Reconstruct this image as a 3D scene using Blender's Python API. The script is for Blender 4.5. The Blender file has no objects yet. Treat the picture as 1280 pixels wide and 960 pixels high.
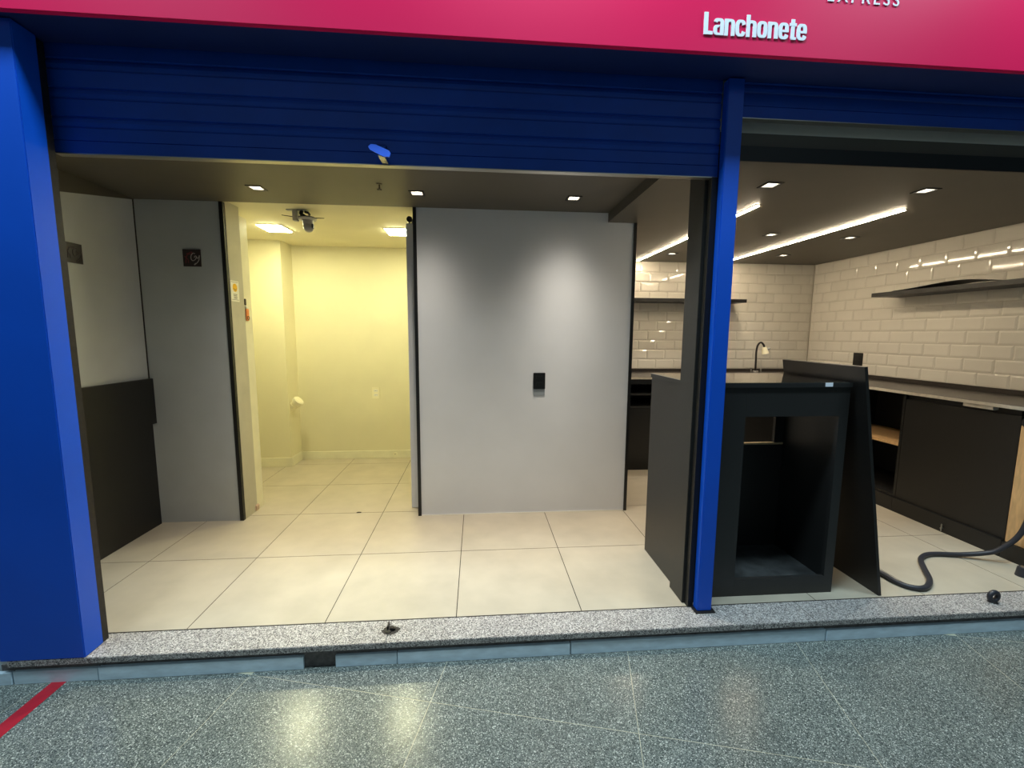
import bpy, bmesh, math, random
from mathutils import Vector, Matrix

random.seed(7)
scene = bpy.context.scene
col = scene.collection

# ------------------------------------------------------------------ camera
EYE = 1.406
FPX, YAW, PITCH, ROLL = 536.4, 0.08108, 0.11569, 0.006475
cy, sy, cp, sp = math.cos(YAW), math.sin(YAW), math.cos(PITCH), math.sin(PITCH)
fwd = Vector((sy * cp, cy * cp, -sp)); right = Vector((cy, -sy, 0)); up = right.cross(fwd)
r2 = right * math.cos(ROLL) + up * math.sin(ROLL)
u2 = -right * math.sin(ROLL) + up * math.cos(ROLL)
cam = bpy.data.cameras.new('camera'); cam.sensor_fit = 'HORIZONTAL'; cam.sensor_width = 36
cam.lens = FPX / 1280 * 36; cam.clip_start = 0.05
camo = bpy.data.objects.new('camera', cam); col.objects.link(camo)
camo.matrix_world = Matrix(((r2.x, u2.x, -fwd.x, 0), (r2.y, u2.y, -fwd.y, 0), (r2.z, u2.z, -fwd.z, EYE), (0, 0, 0, 1)))
scene.camera = camo

# ------------------------------------------------------------------ world, mall lights and fill, exposure
w = bpy.data.worlds.new('mall_ambient'); scene.world = w; w.use_nodes = True
bg = w.node_tree.nodes['Background']; bg.inputs[0].default_value = (0.55, 0.86, 1.0, 1); bg.inputs[1].default_value = 0.05
MALL = (0.66, 0.88, 1.0)
def area(name, loc, sx, sy_, power, color, rot=(0, 0, 0)):
    l = bpy.data.lights.new(name, 'AREA'); l.shape = 'RECTANGLE'; l.size = sx; l.size_y = sy_
    l.energy = power; l.color = color
    o = bpy.data.objects.new(name, l); o.location = loc; o.rotation_euler = rot; col.objects.link(o)
    return o
for i, x in enumerate((-2.1, 0.35, 2.8)):          # concourse ceiling luminaires along the shop fronts
    area('concourse_lamp_or_fill', (x, 1.12, 4.0), 1.2, 0.35, 78, MALL)
for x in (-2.0, 3.0):                              # added soft fill, unseen, from behind the camera
    area('concourse_lamp_or_fill', (x, -3.0, 4.0), 3.0, 3.0, 22, MALL)
vs = scene.view_settings
vs.view_transform = 'Standard'; vs.look = 'None'; vs.gamma = 1; vs.use_curve_mapping = False
vs.exposure = -0.08

# ------------------------------------------------------------------ helpers
def S(r, g, b):
    f = lambda c: ((c / 255 + 0.055) / 1.055) ** 2.4 if c / 255 > 0.04045 else c / 255 / 12.92
    return (f(r), f(g), f(b), 1)

def mat(name, color, rough=0.5, metal=0.0, var=0.0, vscale=6.0, bump=0.0, bscale=60.0, emit=None, estr=0.0, coat=0.0, objvar=0.0, stretch=None, ior=1.5):
    m = bpy.data.materials.new(name); m.use_nodes = True
    nt = m.node_tree; b = nt.nodes['Principled BSDF']
    b.inputs['Base Color'].default_value = color; b.inputs['Roughness'].default_value = rough
    b.inputs['Metallic'].default_value = metal; b.inputs['Coat Weight'].default_value = coat
    b.inputs['IOR'].default_value = ior
    geo = nt.nodes.new('ShaderNodeNewGeometry')
    src = geo.outputs['Position']
    if stretch:
        mp = nt.nodes.new('ShaderNodeMapping'); mp.inputs['Scale'].default_value = stretch
        nt.links.new(src, mp.inputs[0]); src = mp.outputs[0]
    cur = None
    if var:
        n = nt.nodes.new('ShaderNodeTexNoise'); n.inputs['Scale'].default_value = vscale; n.inputs['Detail'].default_value = 5
        nt.links.new(src, n.inputs['Vector'])
        mr = nt.nodes.new('ShaderNodeMapRange'); mr.inputs[1].default_value = 0.3; mr.inputs[2].default_value = 0.7
        mr.inputs[3].default_value = 1 - var; mr.inputs[4].default_value = 1 + var
        nt.links.new(n.outputs[0], mr.inputs[0])
        hs = nt.nodes.new('ShaderNodeHueSaturation'); hs.inputs['Color'].default_value = color
        nt.links.new(mr.outputs[0], hs.inputs['Value']); cur = hs
    if objvar:
        oi = nt.nodes.new('ShaderNodeObjectInfo')
        mr = nt.nodes.new('ShaderNodeMapRange'); mr.inputs[3].default_value = 1 - objvar; mr.inputs[4].default_value = 1 + objvar
        nt.links.new(oi.outputs['Random'], mr.inputs[0])
        h2 = nt.nodes.new('ShaderNodeHueSaturation')
        if cur: nt.links.new(cur.outputs[0], h2.inputs['Color'])
        else: h2.inputs['Color'].default_value = color
        nt.links.new(mr.outputs[0], h2.inputs['Value']); cur = h2
    if cur: nt.links.new(cur.outputs[0], b.inputs['Base Color'])
    if bump:
        n = nt.nodes.new('ShaderNodeTexNoise'); n.inputs['Scale'].default_value = bscale; n.inputs['Detail'].default_value = 3
        nt.links.new(src, n.inputs['Vector'])
        bp = nt.nodes.new('ShaderNodeBump'); bp.inputs['Strength'].default_value = bump; bp.inputs['Distance'].default_value = 0.01
        nt.links.new(n.outputs[0], bp.inputs['Height']); nt.links.new(bp.outputs[0], b.inputs['Normal'])
    if emit:
        b.inputs['Emission Color'].default_value = emit; b.inputs['Emission Strength'].default_value = estr
    return m

def speckle(name, stops, scale, rough, scale2=None, bump=0.0, tint=0.12, rvar=0.0):
    """stone of small chips: cell colours of a Voronoi pattern through a colour ramp"""
    m = bpy.data.materials.new(name); m.use_nodes = True
    nt = m.node_tree; b = nt.nodes['Principled BSDF']; b.inputs['Roughness'].default_value = rough
    geo = nt.nodes.new('ShaderNodeNewGeometry')
    dist = nt.nodes.new('ShaderNodeTexNoise'); dist.inputs['Scale'].default_value = scale * 0.8
    nt.links.new(geo.outputs['Position'], dist.inputs['Vector'])
    mx = nt.nodes.new('ShaderNodeVectorMath'); mx.operation = 'MULTIPLY_ADD'
    mx.inputs[1].default_value = (1 / scale * 0.9,) * 3
    nt.links.new(dist.outputs['Color'], mx.inputs[0]); nt.links.new(geo.outputs['Position'], mx.inputs[2])
    v = nt.nodes.new('ShaderNodeTexVoronoi'); v.inputs['Scale'].default_value = scale
    nt.links.new(mx.outputs[0], v.inputs['Vector'])
    sep = nt.nodes.new('ShaderNodeSeparateColor'); nt.links.new(v.outputs['Color'], sep.inputs[0])
    rp = nt.nodes.new('ShaderNodeValToRGB'); rp.color_ramp.interpolation = 'LINEAR'
    els = rp.color_ramp.elements
    els[0].position, els[0].color = stops[0]; els[1].position, els[1].color = stops[-1]
    for p, c in stops[1:-1]:
        e = els.new(p); e.color = c
    nt.links.new(sep.outputs[0], rp.inputs[0])
    n = nt.nodes.new('ShaderNodeTexNoise'); n.inputs['Scale'].default_value = scale2 or 2.5; n.inputs['Detail'].default_value = 4
    nt.links.new(geo.outputs['Position'], n.inputs['Vector'])
    mr = nt.nodes.new('ShaderNodeMapRange'); mr.inputs[1].default_value = 0.3; mr.inputs[2].default_value = 0.7
    mr.inputs[3].default_value = 1 - tint; mr.inputs[4].default_value = 1 + tint
    nt.links.new(n.outputs[0], mr.inputs[0])
    hs = nt.nodes.new('ShaderNodeHueSaturation')
    nt.links.new(rp.outputs[0], hs.inputs['Color']); nt.links.new(mr.outputs[0], hs.inputs['Value'])
    nt.links.new(hs.outputs[0], b.inputs['Base Color'])
    if bump:
        bp = nt.nodes.new('ShaderNodeBump'); bp.inputs['Strength'].default_value = bump; bp.inputs['Distance'].default_value = 0.002
        nt.links.new(sep.outputs[1], bp.inputs['Height']); nt.links.new(bp.outputs[0], b.inputs['Normal'])
    return m

class MB:
    def __init__(s): s.v = []; s.f = []
    def box(s, x0, x1, y0, y1, z0, z1):
        n = len(s.v)
        s.v += [(x0, y0, z0), (x1, y0, z0), (x1, y1, z0), (x0, y1, z0), (x0, y0, z1), (x1, y0, z1), (x1, y1, z1), (x0, y1, z1)]
        s.f += [tuple(n + i for i in q) for q in ((3, 2, 1, 0), (4, 5, 6, 7), (0, 1, 5, 4), (1, 2, 6, 5), (2, 3, 7, 6), (3, 0, 4, 7))]
        return s
    def hexa(s, pts):          # 8 points ordered as box()
        n = len(s.v); s.v += [tuple(p) for p in pts]
        s.f += [tuple(n + i for i in q) for q in ((3, 2, 1, 0), (4, 5, 6, 7), (0, 1, 5, 4), (1, 2, 6, 5), (2, 3, 7, 6), (3, 0, 4, 7))]
        return s
    def prism(s, poly, a0, a1, axis):   # poly in the two other axes, extruded along axis
        n = len(s.v); k = len(poly)
        def P(p, a): return {'x': (a, p[0], p[1]), 'y': (p[0], a, p[1]), 'z': (p[0], p[1], a)}[axis]
        s.v += [P(p, a0) for p in poly] + [P(p, a1) for p in poly]
        s.f += [tuple(range(n + k - 1, n - 1, -1)), tuple(range(n + k, n + 2 * k))]
        for i in range(k):
            j = (i + 1) % k; s.f.append((n + i, n + j, n + k + j, n + k + i))
        return s
    def cyl(s, p0, p1, r0, r1=None, seg=16, caps=True):
        r1 = r0 if r1 is None else r1
        p0 = Vector(p0); p1 = Vector(p1); d = (p1 - p0).normalized()
        a = d.orthogonal().normalized(); b = d.cross(a); n = len(s.v)
        for p, r in ((p0, r0), (p1, r1)):
            for i in range(seg):
                t = 2 * math.pi * i / seg; s.v.append(tuple(p + a * (r * math.cos(t)) + b * (r * math.sin(t))))
        for i in range(seg):
            j = (i + 1) % seg; s.f.append((n + i, n + j, n + seg + j, n + seg + i))
        if caps: s.f += [tuple(range(n + seg - 1, n - 1, -1)), tuple(range(n + seg, n + 2 * seg))]
        return s
    def tube(s, pts, r, seg=10, sub=6):
        P = [Vector(p) for p in pts]; Q = []
        for i in range(len(P) - 1):
            a, b, c, d = P[max(i - 1, 0)], P[i], P[i + 1], P[min(i + 2, len(P) - 1)]
            for k in range(sub):
                t = k / sub
                Q.append(0.5 * ((2 * b) + (c - a) * t + (2 * a - 5 * b + 4 * c - d) * t * t + (3 * b - a - 3 * c + d) * t ** 3))
        Q.append(P[-1]); n = len(s.v); nrm = None
        for i, q in enumerate(Q):
            d = (Q[min(i + 1, len(Q) - 1)] - Q[max(i - 1, 0)]).normalized()
            nrm = d.orthogonal().normalized() if nrm is None else (nrm - d * nrm.dot(d)).normalized()
            b = d.cross(nrm)
            for k in range(seg):
                t = 2 * math.pi * k / seg; s.v.append(tuple(q + nrm * (r * math.cos(t)) + b * (r * math.sin(t))))
        for i in range(len(Q) - 1):
            for k in range(seg):
                j = (k + 1) % seg; o = n + i * seg
                s.f.append((o + k, o + j, o + seg + j, o + seg + k))
        s.f += [tuple(range(n + seg - 1, n - 1, -1)), tuple(range(n + (len(Q) - 1) * seg, n + len(Q) * seg))]
        return s
    def sphere(s, c, r, seg=20, rings=12, sz=1.0, t0=0.0, t1=math.pi):
        n = len(s.v)
        for i in range(rings + 1):
            t = t0 + (t1 - t0) * i / rings
            for k in range(seg):
                a = 2 * math.pi * k / seg
                s.v.append((c[0] + r * math.sin(t) * math.cos(a), c[1] + r * math.sin(t) * math.sin(a), c[2] + r * sz * math.cos(t)))
        for i in range(rings):
            for k in range(seg):
                j = (k + 1) % seg
                s.f.append((n + i * seg + k, n + (i + 1) * seg + k, n + (i + 1) * seg + j, n + i * seg + j))
        return s
    def torus(s, c, R, r, axis='y', seg=24, sg=10):
        n = len(s.v)
        for i in range(seg):
            a = 2 * math.pi * i / seg
            for k in range(sg):
                b = 2 * math.pi * k / sg; q = R + r * math.cos(b); p = (q * math.cos(a), q * math.sin(a), r * math.sin(b))
                if axis == 'y': p = (p[0], p[2], p[1])
                if axis == 'x': p = (p[2], p[0], p[1])
                s.v.append((c[0] + p[0], c[1] + p[1], c[2] + p[2]))
        for i in range(seg):
            for k in range(sg):
                i2 = (i + 1) % seg; k2 = (k + 1) % sg
                s.f.append((n + i * sg + k, n + i2 * sg + k, n + i2 * sg + k2, n + i * sg + k2))
        return s
    def mesh(s, name, m, bevel=0.0, smooth=False):
        me = bpy.data.meshes.new(name); me.from_pydata(s.v, [], s.f)
        bm = bmesh.new(); bm.from_mesh(me)
        bmesh.ops.recalc_face_normals(bm, faces=bm.faces)
        if bevel: bmesh.ops.bevel(bm, geom=[e for e in bm.edges], offset=bevel, segments=2, affect='EDGES', clamp_overlap=True)
        if smooth:
            for f in bm.faces: f.smooth = True
        bm.to_mesh(me); bm.free()
        if smooth: me.set_sharp_from_angle(angle=math.radians(40))
        me.materials.append(m)
        return me
    def build(s, name, m, parent=None, bevel=0.0, smooth=False, **kw):
        return link(name, s.mesh(name, m, bevel, smooth), parent, **kw)

WL = {}            # world position of every object's origin
def link(name, me, parent=None, loc=(0, 0, 0), rot=(0, 0, 0), **kw):
    o = bpy.data.objects.new(name, me); col.objects.link(o); o.location = loc; o.rotation_euler = rot
    WL[o] = Vector(loc)
    if parent is not None:
        o.parent = parent
        o.location = Vector(loc) - WL[parent]
    for k, v in kw.items(): o[k] = v
    return o
def tag(o, label, category=None, group=None, kind=None):
    o['label'] = label
    if category: o['category'] = category
    if group: o['group'] = group
    if kind: o['kind'] = kind
    return o
def struct(o, label): return tag(o, label, kind='structure')
def empty(name, loc=(0, 0, 0)):
    o = bpy.data.objects.new(name, None); o.empty_display_size = 0.1; o.location = loc; col.objects.link(o); WL[o] = Vector(loc); return o
def thing(name, loc, label, category, group=None): return tag(empty(name, loc), label, category, group)
def B(*a): return MB().box(*a)

# ------------------------------------------------------------------ materials
M = {}
M['terrazzo'] = speckle('terrazzo', [(0, S(50, 56, 55)), (0.3, S(84, 90, 87)), (0.65, S(112, 118, 113)), (0.9, S(136, 140, 133)), (1, S(206, 209, 200))], 350, 0.23, tint=0.13)
M['joint'] = mat('terrazzo_joint', S(182, 176, 152), 0.6, var=0.15, vscale=8)
M['granite'] = speckle('granite', [(0, S(52, 50, 52)), (0.2, S(104, 99, 98)), (0.45, S(150, 144, 140)), (0.75, S(178, 172, 166)), (1, S(214, 208, 202))], 270, 0.45, tint=0.1)
M['mortar'] = mat('mortar', S(112, 107, 104), 0.9, var=0.35, vscale=30, bump=0.6, bscale=120)
M['marble'] = mat('marble', S(214, 232, 242), 0.35, var=0.12, vscale=14, stretch=(1, 1, 3))
M['floor_tile'] = mat('porcelain_floor_tile', S(178, 167, 148), 0.34, var=0.085, vscale=5.5, objvar=0.02)
M['grout'] = mat('floor_grout', S(46, 38, 32), 0.95, var=0.15, vscale=20)
M['blue'] = mat('blue_enamel', S(0, 82, 204), 0.42, var=0.05, vscale=3)
M['blue_shutter'] = mat('blue_shutter_enamel', S(0, 72, 180), 0.5, var=0.1, vscale=5)
M['magenta'] = mat('magenta_sign_panel', S(232, 28, 88), 0.3, var=0.02, vscale=2)
M['letter'] = mat('white_letter_vinyl', S(236, 242, 250), 0.5, var=0.02)
M['wall'] = mat('white_wall_paint', S(226, 226, 228), 0.75, var=0.03, vscale=3, bump=0.04, bscale=220)
M['grey_wall'] = mat('grey_wall_finish', S(190, 192, 192), 0.7, var=0.04, vscale=5, bump=0.05, bscale=220)  # left-hand walls, a darker grey than the white back wall
M['cream'] = mat('cream_wall_paint', S(226, 218, 184), 0.7, var=0.03, vscale=3, bump=0.05, bscale=150)
M['cream_gloss'] = mat('cream_skirting', S(232, 226, 198), 0.4, var=0.05, vscale=9)
M['pale'] = mat('pale_plaster', S(190, 196, 196), 0.7, var=0.1, vscale=8)
M['ceil'] = mat('charcoal_ceiling_paint', S(84, 78, 68), 0.5, var=0.06, vscale=4)
M['header'] = mat('header_grey_paint', S(214, 208, 196), 0.6, var=0.06, vscale=6)
M['black'] = mat('black_laminate', S(24, 23, 22), 0.42, var=0.15, vscale=40, bump=0.03, bscale=300, stretch=(6, 6, 1))
M['kiosk'] = mat('black_wood_laminate', S(38, 37, 36), 0.4, var=0.12, vscale=50, bump=0.04, bscale=260, stretch=(1, 1, 6))
M['trim'] = mat('black_trim', S(20, 20, 20), 0.45, var=0.1)
M['steel'] = mat('polished_steel_top', S(214, 210, 204), 0.07, metal=1.0, var=0.04, vscale=20)
M['dark_granite'] = mat('dark_granite_worktop', S(52, 46, 42), 0.3, var=0.4, vscale=180)
M['edge'] = mat('worktop_front_edge', S(190, 182, 168), 0.3, var=0.12, vscale=40)
M['wood'] = mat('raw_pine_board', S(206, 166, 116), 0.55, var=0.16, vscale=30, stretch=(3, 3, 0.4))
M['raw_edge'] = mat('raw_board_edge', S(196, 170, 132), 0.7, var=0.1, vscale=40)
M['tile'] = mat('glazed_white_tile', S(222, 216, 204), 0.07, var=0.02, vscale=3, objvar=0.025, coat=0.3)
M['tile_grout'] = mat('tile_grout', S(176, 168, 152), 0.85, var=0.05, vscale=20)
M['white_plastic'] = mat('white_plastic', S(236, 232, 220), 0.35, var=0.02)
M['cream_plastic'] = mat('cream_plastic', S(236, 228, 196), 0.35, var=0.04)
M['black_plastic'] = mat('black_plastic', S(26, 27, 28), 0.35, var=0.05)
M['grey_box'] = mat('grey_back_box', S(150, 156, 160), 0.6, var=0.05)
M['grey_plastic'] = mat('grey_plastic', S(176, 172, 168), 0.4, var=0.06)
M['rubber'] = mat('black_rubber_hose', S(44, 44, 50), 0.45, var=0.08, vscale=30)
M['metal'] = mat('brushed_metal', S(180, 178, 172), 0.35, metal=1.0, var=0.06)
M['dark_metal'] = mat('dark_metal', S(52, 48, 46), 0.45, metal=0.6, var=0.2, vscale=60)
M['red_tape'] = mat('red_floor_tape', S(168, 20, 40), 0.5, var=0.12, vscale=25)
M['plaque'] = mat('dark_maroon_plaque', S(42, 30, 30), 0.35, var=0.2, vscale=30)
M['plaque_red'] = mat('plaque_red_flourish', S(130, 34, 44), 0.5, var=0.05)
M['plaque_silver'] = mat('plaque_silver_lettering', S(176, 166, 164), 0.45, var=0.05)
M['plaque_dim'] = mat('plaque_dull_lettering', S(84, 74, 72), 0.5, var=0.05)
M['paper'] = mat('white_paper', S(236, 232, 216), 0.8, var=0.02)
M['yellow'] = mat('yellow_print', S(244, 190, 20), 0.7, var=0.05)
M['ink'] = mat('grey_print', S(120, 112, 96), 0.8, var=0.05)
M['orange'] = mat('orange_plastic', S(238, 148, 84), 0.45, var=0.06)
M['reflector'] = mat('lamp_reflector', S(240, 236, 226), 0.3, var=0.02)
M['dust'] = mat('dusty_black_board', S(52, 54, 54), 0.8, var=0.5, vscale=16)
M['led'] = mat('led_diffuser', S(255, 250, 240), 0.5, emit=(1.0, 0.83, 0.58, 1), estr=110)
M['bulb'] = mat('spot_bulb_glass', S(255, 250, 240), 0.4, emit=(1.0, 0.93, 0.8, 1), estr=9)
M['panel'] = mat('led_panel_diffuser', S(255, 255, 240), 0.5, emit=(1.0, 0.97, 0.58, 1), estr=110)
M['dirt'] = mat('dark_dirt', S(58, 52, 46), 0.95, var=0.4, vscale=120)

F = 0.106            # shop floor level above the concourse
CL, CK, CA = 2.236, 2.174, 2.251    # ceilings: front room, kitchen, alcove

# ------------------------------------------------------------------ concourse floor
base = struct(B(-9, 11, -8, 1.725, -0.05, -0.0004).build('floor_concourse', M['joint']), 'grey speckled terrazzo floor of the shopping concourse')
ang = math.radians(-14.0); T = 0.775
u_ = Vector((math.cos(ang), math.sin(ang))); v_ = Vector((-math.sin(ang), math.cos(ang)))
g = 0.0011
slab_me = B(g, T - g, g, T - g, -0.02, 0).mesh('terrazzo_slab', M['terrazzo'])
for i in range(-7, 9):
    for j in range(-8, 3):
        a = -0.545 + i * T; b = 1.427 + j * T - T
        c = u_ * (a + T / 2) + v_ * (b + T / 2)
        if c.y > 2.15 or c.y < -4.2 or abs(c.x) > 5.2: continue
        p = u_ * a + v_ * b
        link('terrazzo_slab', slab_me, base, loc=(p.x, p.y, 0), rot=(0, 0, ang))
tag(B(-1.713, -1.657, -1.5, 1.722, 0.0002, 0.0012).build('floor_tape', M['red_tape']), 'strip of red tape stuck on the concourse floor', 'tape')

# ------------------------------------------------------------------ step: granite sill, mortar bed, marble skirting
step = struct(B(-1.9, 4.2, 1.732, 1.86, 0.0, 0.079).build('step_threshold', M['mortar']), 'low step into the shop with a granite sill')
for x0, x1 in ((-1.86, -0.392), (-0.390, 1.55), (1.552, 4.2)):
    B(x0, x1, 1.713, 1.858, 0.0795, F).build('granite_slab', M['granite'], step, bevel=0.002)
xs = [(-2.6, -1.855), (-1.850, -1.535), (-1.532, -0.732), (-0.601, -0.346), (-0.343, 0.404), (0.409, 1.606), (1.610, 2.75), (2.754, 4.2)]
for k, (x0, x1) in enumerate(xs):
    B(x0, x1, 1.718 + 0.002 * (k % 2), 1.733, 0.0, 0.053 + 0.002 * ((k * 7) % 3)).build('skirting_piece', M['marble'], step, bevel=0.0015)

# ------------------------------------------------------------------ shop floor tiles
fl = struct(B(-2.4, 3.9, 1.8605, 4.7, 0.0, F - 0.0012).build('floor', M['grout']), 'cream porcelain tiled floor of the shop')
TX, TY = 0.5895, 0.6075
XJ = [-0.984 * 1.3 + TX * k for k in range(-2, 10)]
YJ = [1.861] + [2.470 + TY * k for k in range(0, 4)] + [4.7]
cache = {}
for i in range(len(XJ) - 1):
    for j in range(len(YJ) - 1):
        x0, x1, y0, y1 = max(XJ[i], -2.3), min(XJ[i + 1], 3.8), YJ[j], YJ[j + 1]
        key = (round(x1 - x0, 3), round(y1 - y0, 3))
        if key not in cache:
            cache[key] = B(0.002, x1 - x0 - 0.002, 0.002, y1 - y0 - 0.002, -0.008, 0).mesh('floor_tile', M['floor_tile'])
        link('floor_tile', cache[key], fl, loc=(x0, y0, F))

ch = MB(); n = 9; ch.v = [(-0.866 + 0.026 * math.cos(2 * math.pi * i / n) * (0.6 + 0.5 * random.random()), 3.083 + 0.014 * math.sin(2 * math.pi * i / n) * (0.6 + 0.5 * random.random()), F + 0.0006) for i in range(n)]
ch.v += [(x, y, F - 0.001) for x, y, _ in ch.v]
ch.f = [tuple(range(n))] + [(i, (i + 1) % n, n + (i + 1) % n, n + i) for i in range(n)]
ch.build('chipped_spot', M['grout'], fl)

# ------------------------------------------------------------------ walls of the front room
wl = struct(B(-2.3, -2.16, 1.83, 3.1, F, 2.4).build('wall_left', M['grey_wall']), 'grey left side wall of the front room')
# black wainscot boards on the left wall
B(-2.16, -2.135, 1.9, 3.004, 0.80, 1.10).build('upper_board', M['black'], wl, bevel=0.001)
B(-2.16, -2.150, 1.9, 2.985, F, 0.799).build('lower_board', M['black'], wl, bevel=0.001)
MB().hexa([(-2.16, 2.2, 2.06), (-2.152, 2.2, 2.06), (-2.152, 2.998, 2.232), (-2.16, 2.998, 2.232), (-2.16, 2.2, 2.236), (-2.152, 2.2, 2.236), (-2.152, 2.998, 2.236), (-2.16, 2.998, 2.236)]).build('top_wedge', M['ceil'], wl)  # thin charcoal wedge along the wall top, narrowing towards the back
struct(B(-2.3, -1.645, 3.0, 3.18, F, CL + 0.02).build('wall_back_left', M['grey_wall']), 'narrow grey wall between left wall and alcove opening')
wb = struct(B(-0.402, 1.1, 3.0, 3.12, F, CL + 0.02).build('wall_back', M['wall']), 'white back wall panel under the ceiling spotlights')
B(-0.400, 1.08, 2.9965, 3.0, F, F + 0.005).build('caulk_line', M['white_plastic'], wb)
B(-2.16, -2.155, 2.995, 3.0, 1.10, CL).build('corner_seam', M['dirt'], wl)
struct(B(-1.645, -1.621, 2.994, 3.02, F, CL).build('trim_1', M['trim']), 'black trim on the left edge of the alcove opening')
struct(B(-0.424, -0.402, 2.992, 3.125, F, CL).build('trim_2', M['trim']), 'black trim on the right edge of the alcove opening')
struct(B(1.083, 1.104, 2.992, 3.13, F, CK).build('trim_3', M['trim']), 'black trim on the kitchen end of the white wall')
# jamb of the alcove and the door post behind it
struct(B(-1.70, -1.62, 3.021, 3.18, F + 0.0, CA).build('wall_jamb', mat('khaki_jamb_paint', S(190, 184, 164), 0.7, var=0.06, vscale=9)), 'white jamb on the left of the alcove opening')
jp = struct(B(-1.68, -1.625, 3.181, 3.285, F, 2.20).build('trim_4', M['cream_gloss']), 'cream door post behind the left jamb')
B(-1.626, -1.612, 3.15, 3.20, F, F + 0.045).build('chipped_skirting', mat('pinkish_bare_plaster', S(206, 178, 156), 0.8, var=0.2, vscale=60), jp, bevel=0.006)

# ------------------------------------------------------------------ alcove
wab = struct(B(-2.5, 0.4, 4.48, 4.6, F, 2.4).build('wall_alcove_back', M['cream']), 'cream back wall of the yellow-lit alcove')
B(-1.802, 0.3, 4.468, 4.48, F, 0.188).build('skirting', M['cream_gloss'], wab, bevel=0.002)
wap = struct(B(-2.4, -1.81, 4.235, 4.48, F, 2.4).build('wall_alcove_pier', M['cream']), 'cream pier projecting in the corner of the alcove')
B(-2.3, -1.798, 4.223, 4.235, F, 0.197).build('skirting', M['cream_gloss'], wap, bevel=0.002)
B(-1.81, -1.798, 4.2355, 4.467, F, 0.197).build('skirting', M['cream_gloss'], wap, bevel=0.002)
struct(B(-2.5, -2.25, 3.18, 4.235, F, 2.4).build('wall_alcove_left', M['cream']), 'cream left wall of the alcove')
struct(B(0.3, 0.4, 3.12, 4.48, F, 2.4).build('wall_alcove_right', M['cream']), 'cream right wall of the alcove')

# ------------------------------------------------------------------ kitchen walls with metro tiles
struct(B(1.0, 1.1, 3.12, 4.6, F, 2.4).build('wall_kitchen_left', M['wall']), 'white left wall of the kitchen')
wkb = struct(B(1.0, 3.8, 4.505, 4.6, F, 2.4).build('wall_kitchen_back', M['tile_grout']), 'kitchen back wall of white bevelled metro tiles')
wkr = struct(B(3.665, 3.8, 1.9, 4.6, F, 2.4).build('wall_kitchen_right', M['tile_grout']), 'kitchen right wall of white bevelled metro tiles')
tcache = {}
def metro(wd, h):
    key = (round(wd, 3), round(h, 3))
    if key in tcache: return tcache[key]
    j = 0.001; c = min(0.013, wd / 3, h / 3); d = 0.0055; e = 0.002
    x0, x1, z0, z1 = j, wd - j, j, h - j
    m = MB()
    m.v = [(x0, 0, z0), (x1, 0, z0), (x1, 0, z1), (x0, 0, z1), (x0, -e, z0), (x1, -e, z0), (x1, -e, z1), (x0, -e, z1),
           (x0 + c, -d, z0 + c), (x1 - c, -d, z0 + c), (x1 - c, -d, z1 - c), (x0 + c, -d, z1 - c)]
    m.f = [(3, 2, 1, 0)] + [(a, (a + 1) % 4, 4 + (a + 1) % 4, 4 + a) for a in range(4)] + [(4 + a, 4 + (a + 1) % 4, 8 + (a + 1) % 4, 8 + a) for a in range(4)] + [(8, 9, 10, 11)]
    tcache[key] = m.mesh('wall_tile', M['tile']); return tcache[key]
rows = [(2.065, 2.173)] + [(2.065 - 0.102 * (k + 1), 2.065 - 0.102 * k) for k in range(10)]
for r, (z0, z1) in enumerate(rows):
    # back wall: joints at 3.12 + 0.2 n on even rows, 3.02 + 0.2 n on odd ones
    off = 3.12 if r % 2 == 0 else 3.02
    edges = [1.1] + [off + 0.2 * n for n in range(-12, 6) if 1.15 < off + 0.2 * n < 3.64] + [3.66]
    for a, b in zip(edges, edges[1:]):
        if b < 1.45: continue
        link('wall_tile', metro(b - a, z1 - z0), wkb, loc=(a, 4.505, z0))
    off = 3.86 if r % 2 == 0 else 3.76
    edges = [1.92] + [off + 0.2 * n for n in range(-12, 6) if 1.96 < off + 0.2 * n < 4.48] + [4.5]
    for a, b in zip(edges, edges[1:]):
        o = link('wall_tile', metro(b - a, z1 - z0), wkr, loc=(3.665, b, z0), rot=(0, 0, math.radians(-90)))

# ------------------------------------------------------------------ ceilings with square cut-outs for the spots
def plate(name, x0, x1, y0, y1, z0, z1, holes, m):
    X = sorted({x0, x1} | {h[0] for h in holes} | {h[1] for h in holes}); Y = sorted({y0, y1} | {h[2] for h in holes} | {h[3] for h in holes})
    b = MB()
    for i in range(len(X) - 1):
        for j in range(len(Y) - 1):
            mx, my = (X[i] + X[i + 1]) / 2, (Y[j] + Y[j + 1]) / 2
            if any(h[0] < mx < h[1] and h[2] < my < h[3] for h in holes): continue
            b.box(X[i], X[i + 1], Y[j], Y[j + 1], z0, z1)
    return b.build(name, m)
SPL = [(-1.268, 2.704), (-0.355, 2.704), (0.592, 2.704)]
SPH = [(-1.268, 2.13), (-0.355, 2.13), (0.592, 2.13)]     # second row, close behind the shutter
SPK = [(1.50, 2.19), (2.367, 2.19), (2.242, 3.22), (2.915, 3.25), (2.93, 4.01), (1.843, 4.05)]
hs = 0.032
hol = lambda L: [(x - hs, x + hs, y - hs, y + hs) for x, y in L]
LED = [(1.655, 2.51, 4.45), (2.58, 2.50, 4.45)]
struct(plate('ceiling', -2.3, 0.9, 1.92, 3.0, CL, CL + 0.12, hol(SPL + SPH), M['ceil']), 'charcoal ceiling of the front room')
struct(plate('ceiling_kitchen', 0.9, 3.8, 1.92, 4.6, CK, CK + 0.12, hol(SPK), M['ceil']), 'lower charcoal ceiling over the kitchen')
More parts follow.
